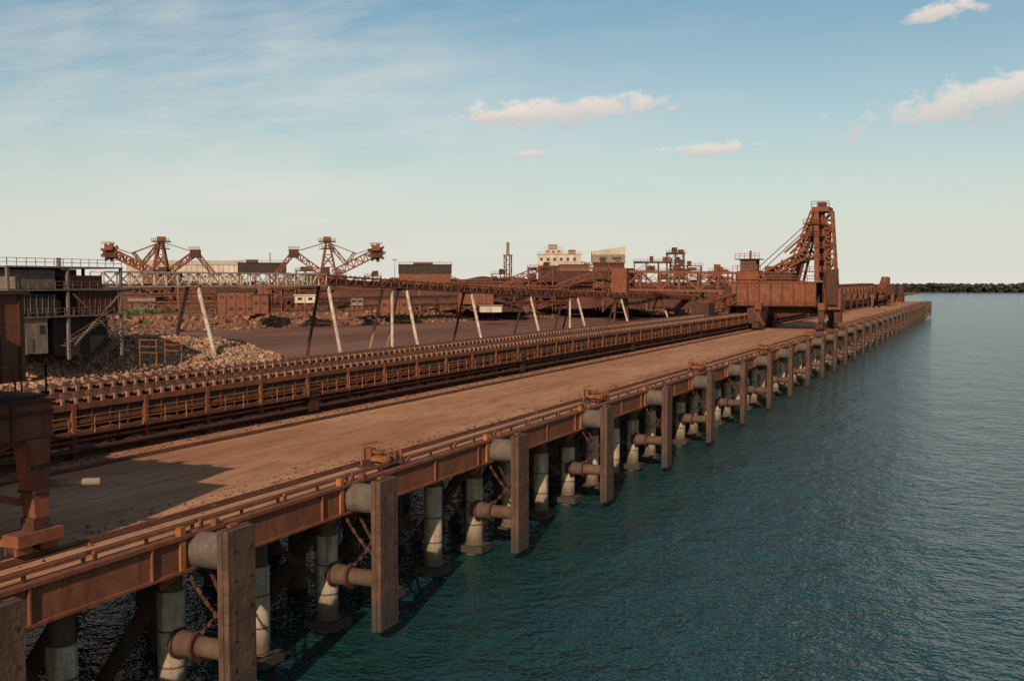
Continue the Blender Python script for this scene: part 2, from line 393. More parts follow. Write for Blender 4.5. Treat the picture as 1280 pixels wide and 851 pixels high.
# ------------------------------------------------------------ near shiploader (only its outer corner is in view)
def shiploader_near():
    m=MB()
    for Y in (28.7,15.0):
        for X in (-31.6,-44.6):
            m.box(X-.55,X+.5,Y-1.3,Y+.75,DZ+.62,DZ+1.05,STEEL)
            for yy in (-.85,.3):
                m.cyl((X-.16,Y+yy,DZ+.5),(X+.16,Y+yy,DZ+.5),.34,STEELD,n=16)
                m.box(X-.3,X-.18,Y+yy-.36,Y+yy+.36,DZ+.3,DZ+.75,STEELD); m.box(X+.18,X+.3,Y+yy-.36,Y+yy+.36,DZ+.3,DZ+.75,STEEL)
            m.box(X-.32,X+.32,Y-.45,Y+.3,DZ+1.05,DZ+1.5,STEELD)
            m.box(X-.2,X+.2,Y+.75,Y+1.0,DZ+.5,DZ+.8,STEEL)
            vs=[(X-.32,Y-.32,DZ+1.5),(X+.28,Y-.32,DZ+1.5),(X+.28,Y+.28,DZ+1.5),(X-.32,Y+.28,DZ+1.5),
                (X-.6,Y-.5,12.05),(X+.2,Y-.5,12.05),(X+.2,Y+.5,12.05),(X-.6,Y+.5,12.05)]
            m.add(vs,[(0,3,2,1),(4,5,6,7),(0,1,5,4),(1,2,6,5),(2,3,7,6),(3,0,4,7)],STEEL)
            for z in (DZ+2.4,DZ+3.3): m.box(X-.5,X+.36,Y-.42,Y+.4,z,z+.1,STEELD)
    for X in (-31.95,-44.3):
        m.box(X-.6,X+.35,13.5,29.5,12.05,13.35,STEEL)
        m.box(X-.7,X+.45,13.5,29.6,13.35,13.43,STEELD); m.box(X-.7,X+.45,13.5,29.6,11.97,12.05,STEELD)
        yy=15
        while yy<29.4: m.box(X+.35,X+.42,yy,yy+.08,12.05,13.35,STEELD); yy+=1.8
        m.beam((X,16,DZ+1.6),(X,28,12.0),.3,.3,STEEL); m.beam((X,28.5,DZ+2.0),(X,22.5,DZ+3.9),.26,.26,STEEL)
        m.cyl((X+.5,14,13.0),(X+.5,29.4,13.0),.07,STEELD,n=8)
    for Y in (14.4,28.7): m.box(-43.9,-32.3,Y-.5,Y+.5,12.2,13.3,STEEL)
    # unseen box as water-side boom hinge housing, added to widen the deck shadow
    m.box(-33.0,-29.9,8,24.0,13.6,18.2,STEEL); m.box(-33.1,-29.8,7.9,24.1,18.2,18.35,STEELD)
    for yy in np.arange(9,24,1.6): m.box(-29.9,-29.83,yy,yy+.1,13.6,18.2,STEELD)
    m.box(-43.5,-33.1,18,29.7,14.0,17.25,STEEL)
    m.box(-43.7,-32.95,17.8,29.85,17.25,17.4,STEELD)
    m.box(-43.7,-32.2,24.2,29.9,13.44,13.55,STEELD)
    for yy in np.arange(18.6,29.7,.9): m.box(-33.1,-33.04,yy,yy+.08,14.0,17.25,STEELD)
    for xx in np.arange(-43,-33.2,1.2): m.box(xx,xx+.08,29.7,29.76,14.0,17.25,STEELD)
    m.box(-33.1,-33.0,25.0,25.9,14.0,16.1,STEELD)
    m.rail((-32.3,24.3,13.55),(-32.3,29.9,13.55),STEEL,1.1,1.2,.05)
    m.rail((-43.6,29.9,13.55),(-32.3,29.9,13.55),STEEL,1.1,1.2,.05)
    for xx in np.arange(-42.5,-33.5,1.9): m.beam((xx,29.2,17.4),(xx+random.uniform(-.5,.5),29.2,18.0+random.uniform(-.1,.5)),.7,.5,STEELD)  # roof pieces added to make the loader's shadow outline uneven
    m.cyl((-33.2,29.7,DZ+2.4),(-31.0,31.2,DZ+2.4),.15,BEIGE,n=10)
    m.beam((-32,28.9,DZ+1.5),(-33.2,29.8,DZ+2.4),.12,.12,STEEL)
    m.lattice((-44,28.0,15.5),(-52,28.0,13.5),2.5,2.2,5,.14,STEEL)
    return m.obj('shiploader')
shiploader_near()
# ------------------------------------------------------------ far shiploader with boom raised
def shiploader_far(Y=238):
    m=MB()
    for X in (-31.6,-44.6):
        for yy in (-8,8):
            m.box(X-.7,X+.7,Y+yy-2.6,Y+yy+2.6,DZ+.5,DZ+1.6,STEELD)
            for t in (-1.8,-.6,.6,1.8): m.cyl((X-.3,Y+yy+t,DZ+.5),(X+.3,Y+yy+t,DZ+.5),.4,STEELD,n=10)
            m.beam((X,Y+yy,DZ+1.5),(X,Y+yy*.8,13),1.1,1.3,STEELD)
        m.box(X-.7,X+.7,Y-8,Y+8,12.0,13.4,STEEL)
        m.beam((X,Y-7.5,DZ+2.0),(X,Y,12.4),.5,.5,STEEL); m.beam((X,Y+7.5,DZ+2.0),(X,Y,12.4),.5,.5,STEEL)
    m.box(-50.5,-33,Y-6.4,Y-5.2,12.9,17.6,STEEL)
    m.box(-50.5,-33,Y+5.2,Y+6.4,12.6,17.6,STEELD)
    for X in np.arange(-49.5,-33,2.4): m.box(X-.08,X+.08,Y-6.55,Y-6.4,12.9,17.6,STEELD)
    m.box(-50.7,-32.8,Y-6.6,Y+6.6,17.6,17.9,STEEL); m.box(-50.7,-32.8,Y-6.6,Y+6.6,12.5,12.9,STEELD)
    m.box(-50.0,-34,Y-4.5,Y+4.5,11.2,12.5,STEELD)
    m.rail((-50.6,Y-6.5,17.9),(-33,Y-6.5,17.9),STEEL,1.2,1.6,.12)
    m.rail((-50.6,Y-7.6,12.9),(-33,Y-7.6,12.9),STEEL,1.2,1.6,.12); m.box(-50.6,-33,Y-7.7,Y-6.6,12.7,12.88,STEELD)
    m.box(-49.8,-45.2,Y-5,Y,17.9,20.2,STEEL); m.box(-49.2,-45.8,Y-4.6,Y-.6,20.2,22.6,STEEL)
    m.box(-49.0,-46.0,Y-4.66,Y-4.6,20.9,21.9,GLASS); m.box(-50.2,-45.0,Y-5.2,Y+.2,22.6,22.8,STEELD)
    m.rail((-50.6,Y-5.6,20.2),(-44.6,Y-5.6,20.2),ORANGE,1.1,1.0,.1)
    m.rail((-50.2,Y-5.2,22.8),(-45,Y-5.2,22.8),ORANGE,1.1,1.0,.1)
    m.beam((-47.5,Y-2,22.8),(-47.5,Y-2,24.6),.4,.4,STEEL)
    m.box(-43.5,-38,Y-5,Y+1,17.9,19.8,STEELD); m.box(-44.2,-42,Y-3,Y+3,19.8,21.2,STEEL)
    for s in (-1,1):
        m.lattice((-45,Y+4*s,18.5),(-35,Y+4*s,24.0),1.2,1.6,6,.25,STEEL)
        m.lattice((-39.5,Y+3.5*s,18),(-34.2,Y+2.5*s,32.6),1.1,1.2,9,.26,STEEL)
        m.beam((-37,Y+3.5*s,18),(-34,Y+2.5*s,31),.5,.6,STEELD)
        m.beam((-33.2,Y+3.5*s,18),(-33.6,Y+2.5*s,33.0),1.0,1.0,STEEL)
        m.beam((-40,Y+3.5*s,24),(-34.5,Y+3*s,29),.4,.4,STEEL)
        m.beam((-40.5,Y+3.5*s,18),(-40.5,Y+3.5*s,22.5),.4,.4,STEEL)
    for z in (20,22.5,25,27.5,30): m.beam((-33.4,Y-3.2,z),(-33.4,Y+3.2,z),.35,.35,STEEL); m.box(-36.2,-31.8,Y-3.6,Y-2.4,z-.1,z+.1,STEELD); m.rail((-36.2,Y-3.6,z),(-31.8,Y-3.6,z),STEEL,1,1.2,.1)
    m.box(-34.6,-31.0,Y-3.2,Y+3.2,32.6,33.6,STEEL); m.rail((-34.6,Y-3.2,33.6),(-31,Y-3.2,33.6),STEEL,1.1,1.0,.12)
    m.box(-33.6,-32.0,Y-1,Y+1,33.6,34.7,STEELD)
    m.lattice((-30.2,Y-.5,13.0),(-31.6,Y-.5,32.6),2.4,2.0,11,.32,STEEL,up=(1,0,0))
    m.box(-32.3,-30.9,Y-1.4,Y+.4,13,30,STEELD)
    m.box(-31.8,-28.4,Y-2.6,Y+1.6,12.0,16.4,STEEL); m.box(-31.4,-28.9,Y-3.4,Y-2.6,13,20.5,STEELD)
    m.box(-29.8,-28.4,Y-1.6,Y+.6,9.2,12.0,STEELD)
    for s in (-1,1):
        m.beam((-32.2,Y+2.4*s,33.2),(-47.5,Y+4*s,19),.16,.16,STEELD)
        m.beam((-31,Y+1.5*s,33.2),(-29.2,Y+1.5*s,16),.16,.16,STEELD)
    m.lattice((-50,Y+2,15),(-53,Y-26,12.4),2.4,2.0,8,.2,STEEL)
    m.box(-53.8,-50.3,Y-28,Y-23,10.2,13.5,STEELD)
    m.box(-47,-44,Y-7.5,Y-5,9.0,12.3,STEELD); m.beam((-46,Y-7,12.4),(-43,Y-9,DZ+1),.5,.5,STEEL)
    m.box(-53,-51,Y-4,Y+4,9.5,16,STEELD)
    for k in range(12): m.box(-43.2,-42.2,Y-9-k*.42+.0,Y-8.7-k*.42,12.6-k*.4,12.7-k*.4,STEELD)
    return m.obj('shiploader')
shiploader_far()
m=MB()
m.lattice((-48,300,14.8),(-46,470,15.6),4,3.2,34,.3,STEEL); m.box(-49.6,-46.0,300,380,13.4,15.2,STEELD)
for Y in range(305,480,20):
    for X in (-50,-45.4): m.beam((X,Y,DZ),(X+.4,Y,13.2),.5,.5,STEELD)
m.box(-47,-36,480,500,12.5,17.0,STEELD); m.box(-42,-39,484,492,17.0,20,STEEL)
for X in (-45,-37):
    for Y in (480,500): m.beam((X,Y,DZ),(X,Y,12.6),1.1,1.1,STEEL)
m.lattice((-42,500,15.4),(-42,575,15.5),3,2.2,18,.3,STEEL); m.lattice((-40,478,19),(-38,440,15),2,2,10,.25,STEEL)
m.box(-52,-44,570,588,DZ,14.5,STEELD); m.box(-43,-40,585,596,DZ,16.5,STEELD)
for Y in range(505,580,15): m.beam((-42,Y,DZ),(-42,Y,14.4),.5,.5,STEELD)
m.obj('conveyor_transfer_gallery')
# ------------------------------------------------------------ trestle conveyor over the tidal flat
m=MB(); XT=-138
pts=[(139,18.25),(206,18.35),(313,14.8),(604,8.6)]
m.lattice((XT,pts[0][0],pts[0][1]),(XT,pts[1][0],pts[1][1]),3.0,2.5,22,.2,PALE)
m.box(XT-1.2,XT+1.2,139,206,17.15,17.3,BELT)
for (ya,za),(yb,zb) in ((pts[1],pts[2]),(pts[2],pts[3])):
    n=int((yb-ya)/4)
    m.lattice((XT,ya,za),(XT,yb,zb),3.0,1.9,n,.18,STEEL)
    m.beam((XT+1.35,ya,za-.35),(XT+1.35,yb,zb-.35),.1,1.3,STEELD)
    m.beam((XT,ya,za+.1),(XT,yb,zb+.1),2.2,.12,BELT)
    for k in range(int((yb-ya)/2)):
        t=k*2/(yb-ya); y=ya+k*2; z=za+(zb-za)*t
        m.beam((XT+1.5,y,z+.9),(XT+1.5,y,z+1.35),.25,.3,IDLER if k%2 else STEEL)
def zt(y):
    for (ya,za),(yb,zb) in zip(pts[:-1],pts[1:]):
        if ya<=y<=yb: return za+(zb-za)*(y-ya)/(yb-ya)
    return pts[-1][1]
for i,y in enumerate((163,207,243,281,325,369,420,480,545)):
    z=zt(y)-1.3; g0=-.5 if y>190 else 4
    m.cyl((XT+1.2,y,z),(XT+4.6,y+.5,g0),.42,PALE,n=10)
    m.cyl((XT-1.2,y,z),(XT-4.6,y-.5,g0),.36,STEELD if i%2 else IDLER,n=10)  # left legs get darker steel: shade away from the sun painted as colour
    if i in (2,5):
        m.cyl((XT+1.0,y-7,z),(XT+1.0,y-7,g0),.4,PALE,n=10); m.cyl((XT-1.2,y-8,z),(XT-4.6,y-9,g0),.36,IDLER,n=10)
    zb=z*.5; f=(z-zb)/(z-g0); m.beam((XT+1.2+3.4*f,y,zb),(XT-1.2-3.4*f,y,zb),.25,.25,STEELD)
    m.beam((XT-1.8,y,z+.1),(XT+1.8,y,z+.1),.5,.5,STEELD)
m.obj('trestle_conveyor')
# ------------------------------------------------------------ transfer station at left
m=MB()
for X in (-150,-143,-136,-128):
    for Y in (112,123,134): m.beam((X,Y,6),(X,Y,20.0),.4,.4,GREY if X==-128 else DARK)
for z in (12.6,16.6,20.0):
    m.box(-150.3,-127.7,111.7,134.3,z-.12,z+.12,GREY)
m.rail((-150,111.8,20.15),(-127.8,111.8,20.15),GREY,1.1,1.6,.08); m.rail((-127.8,111.8,20.15),(-127.8,134,20.15),GREY,1.1,1.6,.08)
m.box(-146,-136.4,113,133,16.8,19.8,GREY); m.box(-135.6,-128.4,114,121,16.8,19.6,GREY); m.box(-133,-129,123.5,131,16.8,18.8,STEEL)
m.box(-149,-128.3,125,133.6,12.8,16.4,STEELD); m.box(-149,-137,112.4,125,9,16.3,DARK)
m.box(-136,-128.2,112.4,121,12.8,16.0,DARK); m.box(-134,-131,121,124.5,12.8,15.0,BEIGE)
m.box(-134,-128.0,113,119,7.2,12.3,BEIGE); m.box(-128.0,-127.9,115,116.2,7.3,9.6,GREY); m.box(-132.5,-131.4,112.9,113,7.3,9.6,GREY)
m.box(-134.2,-127.8,112.8,119.2,12.3,12.42,GREY)
for y in (113.6,117.5): m.box(-128.0,-127.92,y,y+.9,10.2,11.4,GLASS)
for y in np.arange(112.8,121,1.1): m.box(-128.2,-128.12,y,y+.08,12.8,16.0,GREY)
for y in np.arange(125.4,133.6,1.1): m.box(-128.3,-128.22,y,y+.08,12.8,16.4,STEEL)
m.box(-150,-136,112,133,6,9.2,DARK); m.box(-134,-129,121,132,6.5,12.4,DARK)
m.beam((-128,124,8),(-128,134,16),.25,.25,GREY); m.beam((-128,134,8),(-128,124,16),.25,.25,GREY)
for z in (12.75,16.75): m.rail((-127.8,112,z),(-127.8,134,z),GREY,1.1,1.6,.07)
for k in range(14): m.box(-127.6,-126.5,121+k*.7,121.3+k*.7,8.2+k*.31,8.28+k*.31,GREY)
m.beam((-126.5,121,9.2),(-126.5,131,13.6),.07,.07,ORANGE)
m.cyl((-135,128,19.8),(-135,128,21.6),.35,GREY,n=10); m.box(-142,-139,116,119,19.8,21.4,DARK)
m.obj('transfer_station')
m=MB()
for X in (-128,-124.5):
    for Y in (138,144): m.beam((X,Y,4),(X,Y,8.3),.14,.14,ORANGE)
for z in (6.2,7.2,8.3):
    m.beam((-128,138,z),(-124.5,138,z),.1,.1,ORANGE); m.beam((-124.5,138,z),(-124.5,144,z),.1,.1,ORANGE); m.beam((-128,144,z),(-124.5,144,z),.1,.1,ORANGE)
m.obj('steel_access_frame')
# ------------------------------------------------------------ stacker / reclaimers
def reclaimer(loc,s,rot=32):
    m=MB()
    for X in (-6,6):
        m.box(X-1,X+1,-7,7,0,1.6,STEELD)
        for Y in (-5.5,5.5): m.beam((X,Y,1.6),(X*.6,Y*.6,9),1.2,1.2,STEEL)
        m.beam((X,-5.5,2),(X*.6,4,9),.6,.6,STEELD)
    m.box(-5,5,-4.5,4.5,9,10.5,STEELD); m.cyl((0,0,10.5),(0,0,12.5),3.6,STEEL,n=20)
    m.box(-8,9,-3.5,3.5,12.5,16.4,STEEL); m.rail((-8,-3.5,16.4),(9,-3.5,16.4),STEEL,1.2,1.5,.15)
    m.box(-3 if s>0 else -1,1 if s>0 else 3,-5,5,16.4,20,STEELD); m.box(min(4*s,7*s),max(4*s,7*s),-3,0,16.4,18.8,GREY)
    for Y in (-2.2,2.2):
        m.beam((-3.2*s,Y,16),(-.4*s,Y,32),1.1,1.1,STEEL); m.beam((4.2*s,Y,16),(1.0*s,Y,32),1.0,1.0,STEEL)
        m.beam((-2.4*s,Y,20),(2.4*s,Y,26),.5,.5,STEEL); m.beam((3*s,Y,20),(-1.6*s,Y,26),.5,.5,STEEL)
    for z in (20,23,26,29): m.beam((-1.6*s,-2.2,z),(-1.6*s,2.2,z),.5,.5,STEEL); m.beam((-2.2*s,-2.2,z),(2.8*s,-2.2,z),.45,.45,STEEL)
    m.box(-4,4,-3.5,3.5,32,32.5,STEELD); m.rail((-4,-3.5,32.5),(4,-3.5,32.5),STEEL,1.2,1.0,.18); m.box(-1.8,1.8,-1.5,1.5,32.5,34.6,STEEL)
    m.box(-3.6,3.6,-3,3,28.6,28.9,STEELD); m.rail((-3.6,-3,28.9),(3.6,-3,28.9),STEEL,1.2,1.2,.15)
    m.lattice((3*s,0,17.0),(21*s,0,26.0),2.8,3.4,8,.5,STEEL)
    m.lattice((1*s,0,31),(9*s,0,21.5),1.6,1.6,6,.35,STEEL)
    m.lattice((9*s,0,21.5),(13*s,0,27),1.2,1.2,4,.3,STEEL)
    for Y in (-1.4,1.4): m.beam((0,Y,32),(14*s,Y,26.5),.35,.35,STEEL); m.beam((14*s,Y,26.5),(21*s,Y,29),.3,.3,STEEL)
    a=(23.5*s,0,27.0)
    m.cyl((a[0],-1,a[2]),(a[0],1,a[2]),3.3,STEELD,n=18)
    for k in range(9):
        t=k*2*math.pi/9; c,si=math.cos(t),math.sin(t)
        m.beam((a[0]+3.0*c,0,a[2]+3.0*si),(a[0]+4.5*c,0,a[2]+4.5*si),1.6,1.3,STEEL if k%3 else IDLER)
    m.box(a[0]-2.2,a[0]+1.6,-2.6,-1.2,28,30.6,STEEL); m.rail((a[0]-3.2,-2.8,30.6),(a[0]+2.6,-2.8,30.6),STEEL,1.2,1.0,.2)
    m.box(a[0]-3.2,a[0]+2.6,-2.8,-1.1,24.6,24.9,STEELD)
    m.lattice((-3*s,0,17.5),(-16*s,0,27),2.8,2.4,6,.45,STEEL)
    m.lattice((-16*s,0,27),(-25*s,0,15.5),1.8,1.8,6,.38,STEEL)
    m.box(min(-18*s,-13.5*s),max(-18*s,-13.5*s),-2.4,2.4,24.5,28.5,STEELD); m.rail((-18*s,-2.4,28.5),(-13*s,-2.4,28.5),STEEL,1.2,1.,.18)
    for Y in (-1.4,1.4): m.beam((0,Y,32),(-13*s,Y,28),.32,.32,STEEL)
    m.box(min(-9*s,-3*s),max(-9*s,-3*s),-3.6,3.6,12.4,17.2,STEELD)
    o=m.obj('bucket_wheel_reclaimer',loc); o.rotation_euler=(0,0,math.radians(rot)); return o
reclaimer((-363,407,5),-1)
reclaimer((-291,440,5),1)
# ------------------------------------------------------------ plant buildings
def building(name,cx,cy,w,d,z0,z1,mat,roof=None,legs=False,rot=25,wins=0,rail_=False,extra=None,gable=0):
    m=MB(); hw,hd=w/2,d/2; roof=roof or mat
    rib=BEIGE if mat is WHITE else STEELD
    m.box(-hw,hw,-hd,hd,z0,z1,mat)
    if gable:
        vs=[(-hw-.4,-hd-.4,z1),(hw+.4,-hd-.4,z1),(hw+.4,hd+.4,z1),(-hw-.4,hd+.4,z1),(-hw-.4,0,z1+gable),(hw+.4,0,z1+gable)]
        m.add(vs,[(0,1,5,4),(2,3,4,5),(0,4,3),(1,2,5),(0,3,2,1)],roof)
    else: m.box(-hw-.4,hw+.4,-hd-.4,hd+.4,z1,z1+.4,roof)
    n=max(2,int(w/3.2))
    for k in range(n+1):
        x=-hw+k*w/n; m.box(x-.12,x+.12,-hd-.14,-hd,z0,z1,rib)
    n2=max(2,int(d/3.2))
    for k in range(n2+1):
        y=-hd+k*d/n2; m.box(hw,hw+.14,y-.12,y+.12,z0,z1,rib)
    for lv in range(wins):
        zz=z0+(lv+.55)*(z1-z0)/wins
        for k in range(n):
            if random.random()<.75: x=-hw+(k+.5)*w/n; m.box(x-.8,x+.8,-hd-.06,-hd,zz-.5,zz+.6,GLASS)
        for k in range(n2):
            if random.random()<.6: y=-hd+(k+.5)*d/n2; m.box(hw,hw+.06,y-.8,y+.8,zz-.5,zz+.6,GLASS)
    if legs:
        nl=max(2,int(w/8))
        for k in range(nl+1):
            for y in (-hd+.5,hd-.5): m.beam((-hw+.5+k*(w-1)/nl,y,4),(-hw+.5+k*(w-1)/nl,y,z0),.7,.7,STEEL)
        for k in range(nl):
            a=-hw+.5+k*(w-1)/nl;b=a+(w-1)/nl
            m.beam((a,-hd+.5,4.5),(b,-hd+.5,z0),.4,.4,STEEL); m.beam((b,-hd+.5,4.5),(a,-hd+.5,z0),.4,.4,STEEL)
        m.box(-hw,hw,-hd,hd,(4+z0)/2,(4+z0)/2+.4,STEELD)
        m.box(-hw*.6,hw*.7,-hd*.6,hd*.6,(4+z0)/2+.4,(4+z0)/2+3,STEELD)
    if rail_: m.rail((-hw,-hd,z1+.4),(hw,-hd,z1+.4),IDLER,1.2,2,.15); m.rail((hw,-hd,z1+.4),(hw,hd,z1+.4),IDLER,1.2,2,.15)
    if extra: extra(m)
    o=m.obj(name,(cx,cy,0)); o.rotation_euler=(0,0,math.radians(rot)); return o
building('long_workshop_shed',-475,556,72,22,12,29.0,WHITE,WHITE,gable=3.0,rot=38,wins=1)
building('surge_bin_house',-344,460,24,9,22,27.5,DARK,legs=True,rail_=True,rot=35,extra=lambda m:(m.box(-8,-2,-3,3,27.5,29.5,STEELD),m.beam((4,0,27),(4,0,33),.5,.5,STEEL)))
def ex_e(m):
    m.lattice((-13,0,18),(-38,0,8),3,2,10,.25,STEEL); m.lattice((13,0,20),(34,0,12),3,2,10,.25,STEEL)
    m.box(-6,4,-4,4,26.6,28,STEELD); m.box(-13,13,-4.5,4.5,14,22,STEELD); m.box(-13.2,13.2,-5.2,-4.5,18,22,STEEL)
    vs=[(-13.2,-5.25,18),(13.2,-5.25,18),(-20,-7,11),(20,-7,11)]
    m.add(vs,[(0,2,3,1)],STEEL)
building('sampling_station',-267,494,27,10,22,26.6,DARK,STEELD,legs=True,rot=28,rail_=True,extra=ex_e)
building('workshop_shed',-267,341,14,8,5,14,STEEL,STEELD,rot=30,gable=1.5,wins=2)
building('rail_shed',-252,336,6,6,6,13.0,STEEL,STEELD,rot=30,wins=1)
building('site_hut',-243,352,8,4,9.8,12.6,WHITE,WHITE,rot=30,legs=True,wins=1)
building('site_hut',-346,375,11,5,4.5,9.5,GREY,BEIGE,rot=35,gable=1.2,wins=1)
building('site_hut',-232,372,5,4,8.5,11.6,BEIGE,STEELD,rot=30,legs=True,wins=1)
building('storage_container',-186,400,9,3,5.6,8.2,WHITE,BEIGE,rot=28)
building('pump_house',-228,395,12,6,5,11,STEEL,STEELD,rot=28,wins=1)
building('conveyor_drive_house',-318,420,15,8,7,16,STEEL,STEELD,rot=32,legs=True)
building('conveyor_drive_house',-212,440,16,8,8,15,STEEL,STEEL,rot=25,legs=True)
def ex1(m):
    m.box(-12,12,-7.6,7.6,26.9,33.0,WHITE); m.rail((-12,-7.6,33.2),(12,-7.6,33.2),PALE,1.2,2,.2); m.box(-12.3,12.3,-7.9,7.9,33.0,33.2,BEIGE)
    for k in range(6): m.box(-10.5+k*3.6,-9+k*3.6,-7.68,-7.6,29.5,31.2,GLASS)
    m.box(-8,2,-4,5,33.2,36.0,WHITE); m.box(-6,-1,-3,3,36.0,38.6,BEIGE); m.box(5,9,-3,1,33.2,35.6,STEEL)
    for k in range(3): m.box(-7+k*3,-5.6+k*3,-4.07,-4,34,35.2,GLASS)
    m.lattice((12,0,28),(44,-6,19),3.2,2.4,12,.3,STEEL); m.lattice((-12,0,25),(-52,-8,9),3.2,2.4,15,.3,STEEL)
    m.rail((-8,-4,36.1),(2,-4,36.1),PALE,1.2,2,.2)
building('screening_plant',-218,559,23,14,14,26.8,STEELD,STEEL,legs=True,rot=22,wins=0,extra=ex1)
def ex2(m):
    m.box(-9,9,-6.2,6.2,28.5,33,BEIGE)
    vs=[(-9,-6,33),(9,-6,33),(9,6,33),(-9,6,33),(-9,-6,34.8),(9,-6,37.3),(9,6,37.3),(-9,6,34.8)]
    m.add(vs,[(4,5,6,7),(0,1,5,4),(1,2,6,5),(2,3,7,6),(3,0,4,7)],WHITE)
    m.box(-5,-1,-6.28,-6.2,29.5,32,GREY); m.box(2,7,-6.28,-6.2,30,31.6,GLASS); m.rail((-10,-6.4,28.5),(10,-6.4,28.5),PALE,1.2,1.6,.16)
building('secondary_crusher_house',-193,569,16,12,18,28.3,STEELD,STEELD,legs=True,rot=22,extra=ex2)
building('crusher_annex',-190,540,40,10,14,23.5,STEELD,STEEL,legs=True,rot=22,rail_=True)
building('dust_collector_house',-205,548,16,8,23.6,27,STEEL,STEELD,rot=22,wins=1,rail_=True)
def tower(name,loc,w,d,h,rot,arms=()):
    m=MB(); nx_=max(2,int(w/6)); lv=[z for z in np.arange(10,h,4.6)]
    for k in range(nx_+1):
        X=-w/2+k*w/nx_
        for Y in (-d/2,d/2): m.beam((X,Y,4),(X,Y,h),.55,.55,STEEL)
        if k<nx_:
            X2=X+w/nx_
            for a,b in zip([4.5]+lv[:-1],lv):
                if random.random()<.6: m.beam((X,-d/2,a),(X2,-d/2,b),.3,.3,STEEL); 
                if random.random()<.4: m.beam((X2,-d/2,a),(X,-d/2,b),.3,.3,STEEL)
            for a,b in zip(lv,lv[1:]+[h]):
                if random.random()<.65: m.box(X+.5,X2-.5-random.random()*2,-d*.35,d*.35,a+.3,a+(b-a)*random.uniform(.5,.95),random.choice([STEELD,STEEL,STEELD,DARK,BEIGE]))
    for z in lv+[h]: m.box(-w/2-.6,w/2+.6,-d/2-.6,d/2+.6,z,z+.3,STEELD); m.rail((-w/2-.6,-d/2-.6,z+.3),(w/2+.6,-d/2-.6,z+.3),STEEL,1.2,1.8,.14)
    for _ in range(2):
        x=random.uniform(-w/2+2,w/2-3); m.box(x,x+random.uniform(2,4),-2,2,h+.3,h+random.uniform(2,3.6),random.choice([STEEL,STEELD]))
    for (dx,dy,z0,z1) in arms: m.lattice((math.copysign(w/2,dx),0,z0),(dx,dy,z1),3,2.4,10,.3,STEEL)
    o=m.obj(name,loc); o.rotation_euler=(0,0,math.radians(rot)); return o
tower('ore_process_tower',(-172,584,0),20,11,29,18,((40,2,26,17),(-38,-18,22,10)))
tower('ore_process_tower',(-157,577,0),9,9,33.5,18)
tower('ore_process_tower',(-142,545,0),14,9,26,16,((34,4,22,15),))
tower('ore_process_tower',(-120,520,0),9,8,23,14)
tower('ore_process_tower',(-236,520,0),9,8,22,24,((30,-8,19,10),))
tower('ore_process_tower',(-205,500,0),12,8,25,22,((-34,-6,20,10),))
tower('ore_process_tower',(-176,520,0),15,9,27,20,((-36,-4,22,12),))
tower('ore_process_tower',(-160,480,0),10,7,19,20,((26,10,16,16),))
tower('ore_process_tower',(-128,560,0),12,9,22,14)
tower('ore_process_tower',(-400,440,0),10,7,17,35,((36,0,15,9),))
tower('ore_process_tower',(-325,455,0),12,7,20,32,((-30,-4,17,10),))
tower('ore_process_tower',(-285,395,0),12,6,15,30)
tower('ore_process_tower',(-345,500,0),10,8,24,33,((30,0,21,14),(-34,0,20,11)))
tower('ore_process_tower',(-305,505,0),8,7,21,30)
m=MB()
A=Vector((-150,461,18.6));B=Vector((-86,484,17.6))
m.lattice(A,B,5,8.0,8,.8,STEEL); m.beam(A+Vector((0,0,-3)),B+Vector((0,0,-3)),3,.6,BELT)
m.lattice(B,(-52,470,13.2),3.6,4,8,.45,STEEL)
for p in (A,A.lerp(B,.5),B):
    for s in (-3,3): m.beam((p.x+s*.35,p.y+s,p.z-4),(p.x+s*.6,p.y+s*1.6,-.5),.9,.9,STEELD)
    m.beam((p.x,p.y-4,7),(p.x,p.y+4,12),.5,.5,STEEL)
m.box(-153,-146,456,468,12,24,STEEL); m.box(-90,-82,479,489,10,19,STEELD)
m.obj('truss_bridge_conveyor')
def overland(name,p,q,leg=10,zg=5,mat=STEEL):
    m=MB();p=Vector(p);q=Vector(q);L=(q-p).length
    m.lattice(p,q,2.4,1.5,int(L/4),.2,mat); m.beam(p+Vector((0,0,.2)),q+Vector((0,0,.2)),2,.6,BELT)
    for k in range(int(L/leg)+1):
        e=p+(q-p)*(k*leg/L); d=(q-p).cross(Vector((0,0,1))).normalized()
        for s in (-1,1): m.beam(e+d*s,Vector((e.x,e.y,zg-1))+d*s*1.8,.3,.3,mat)
    return m.obj(name)
overland('overland_conveyor',(-400,370,11),(-190,500,15.5))
overland('overland_conveyor',(-300,362,8),(-165,640,8.5),mat=STEELD)
overland('overland_conveyor',(-420,430,16),(-230,520,18.5),14)
overland('overland_conveyor',(-250,470,17.2),(-120,580,17.0),14)
overland('overland_conveyor',(-330,350,9),(-270,345,9.4))
overland('overland_conveyor',(-115,560,15),(-60,600,13.5),12)
overland('overland_conveyor',(-262,380,10.5),(-150,520,12.5),12,mat=STEELD)
overland('overland_conveyor',(-240,380,7.8),(-170,560,8),12)
m=MB(); m.lattice((0,0,5),(0,0,33),3.2,3.2,10,.3,STEEL,up=(0,1,0)); m.lattice((0,0,33),(0,0,40),1,1,5,.2,IDLER,up=(0,1,0)); m.box(-2,2,-2,2,32.6,33.2,STEEL)
m.obj('lattice_mast',(-246,552,0))
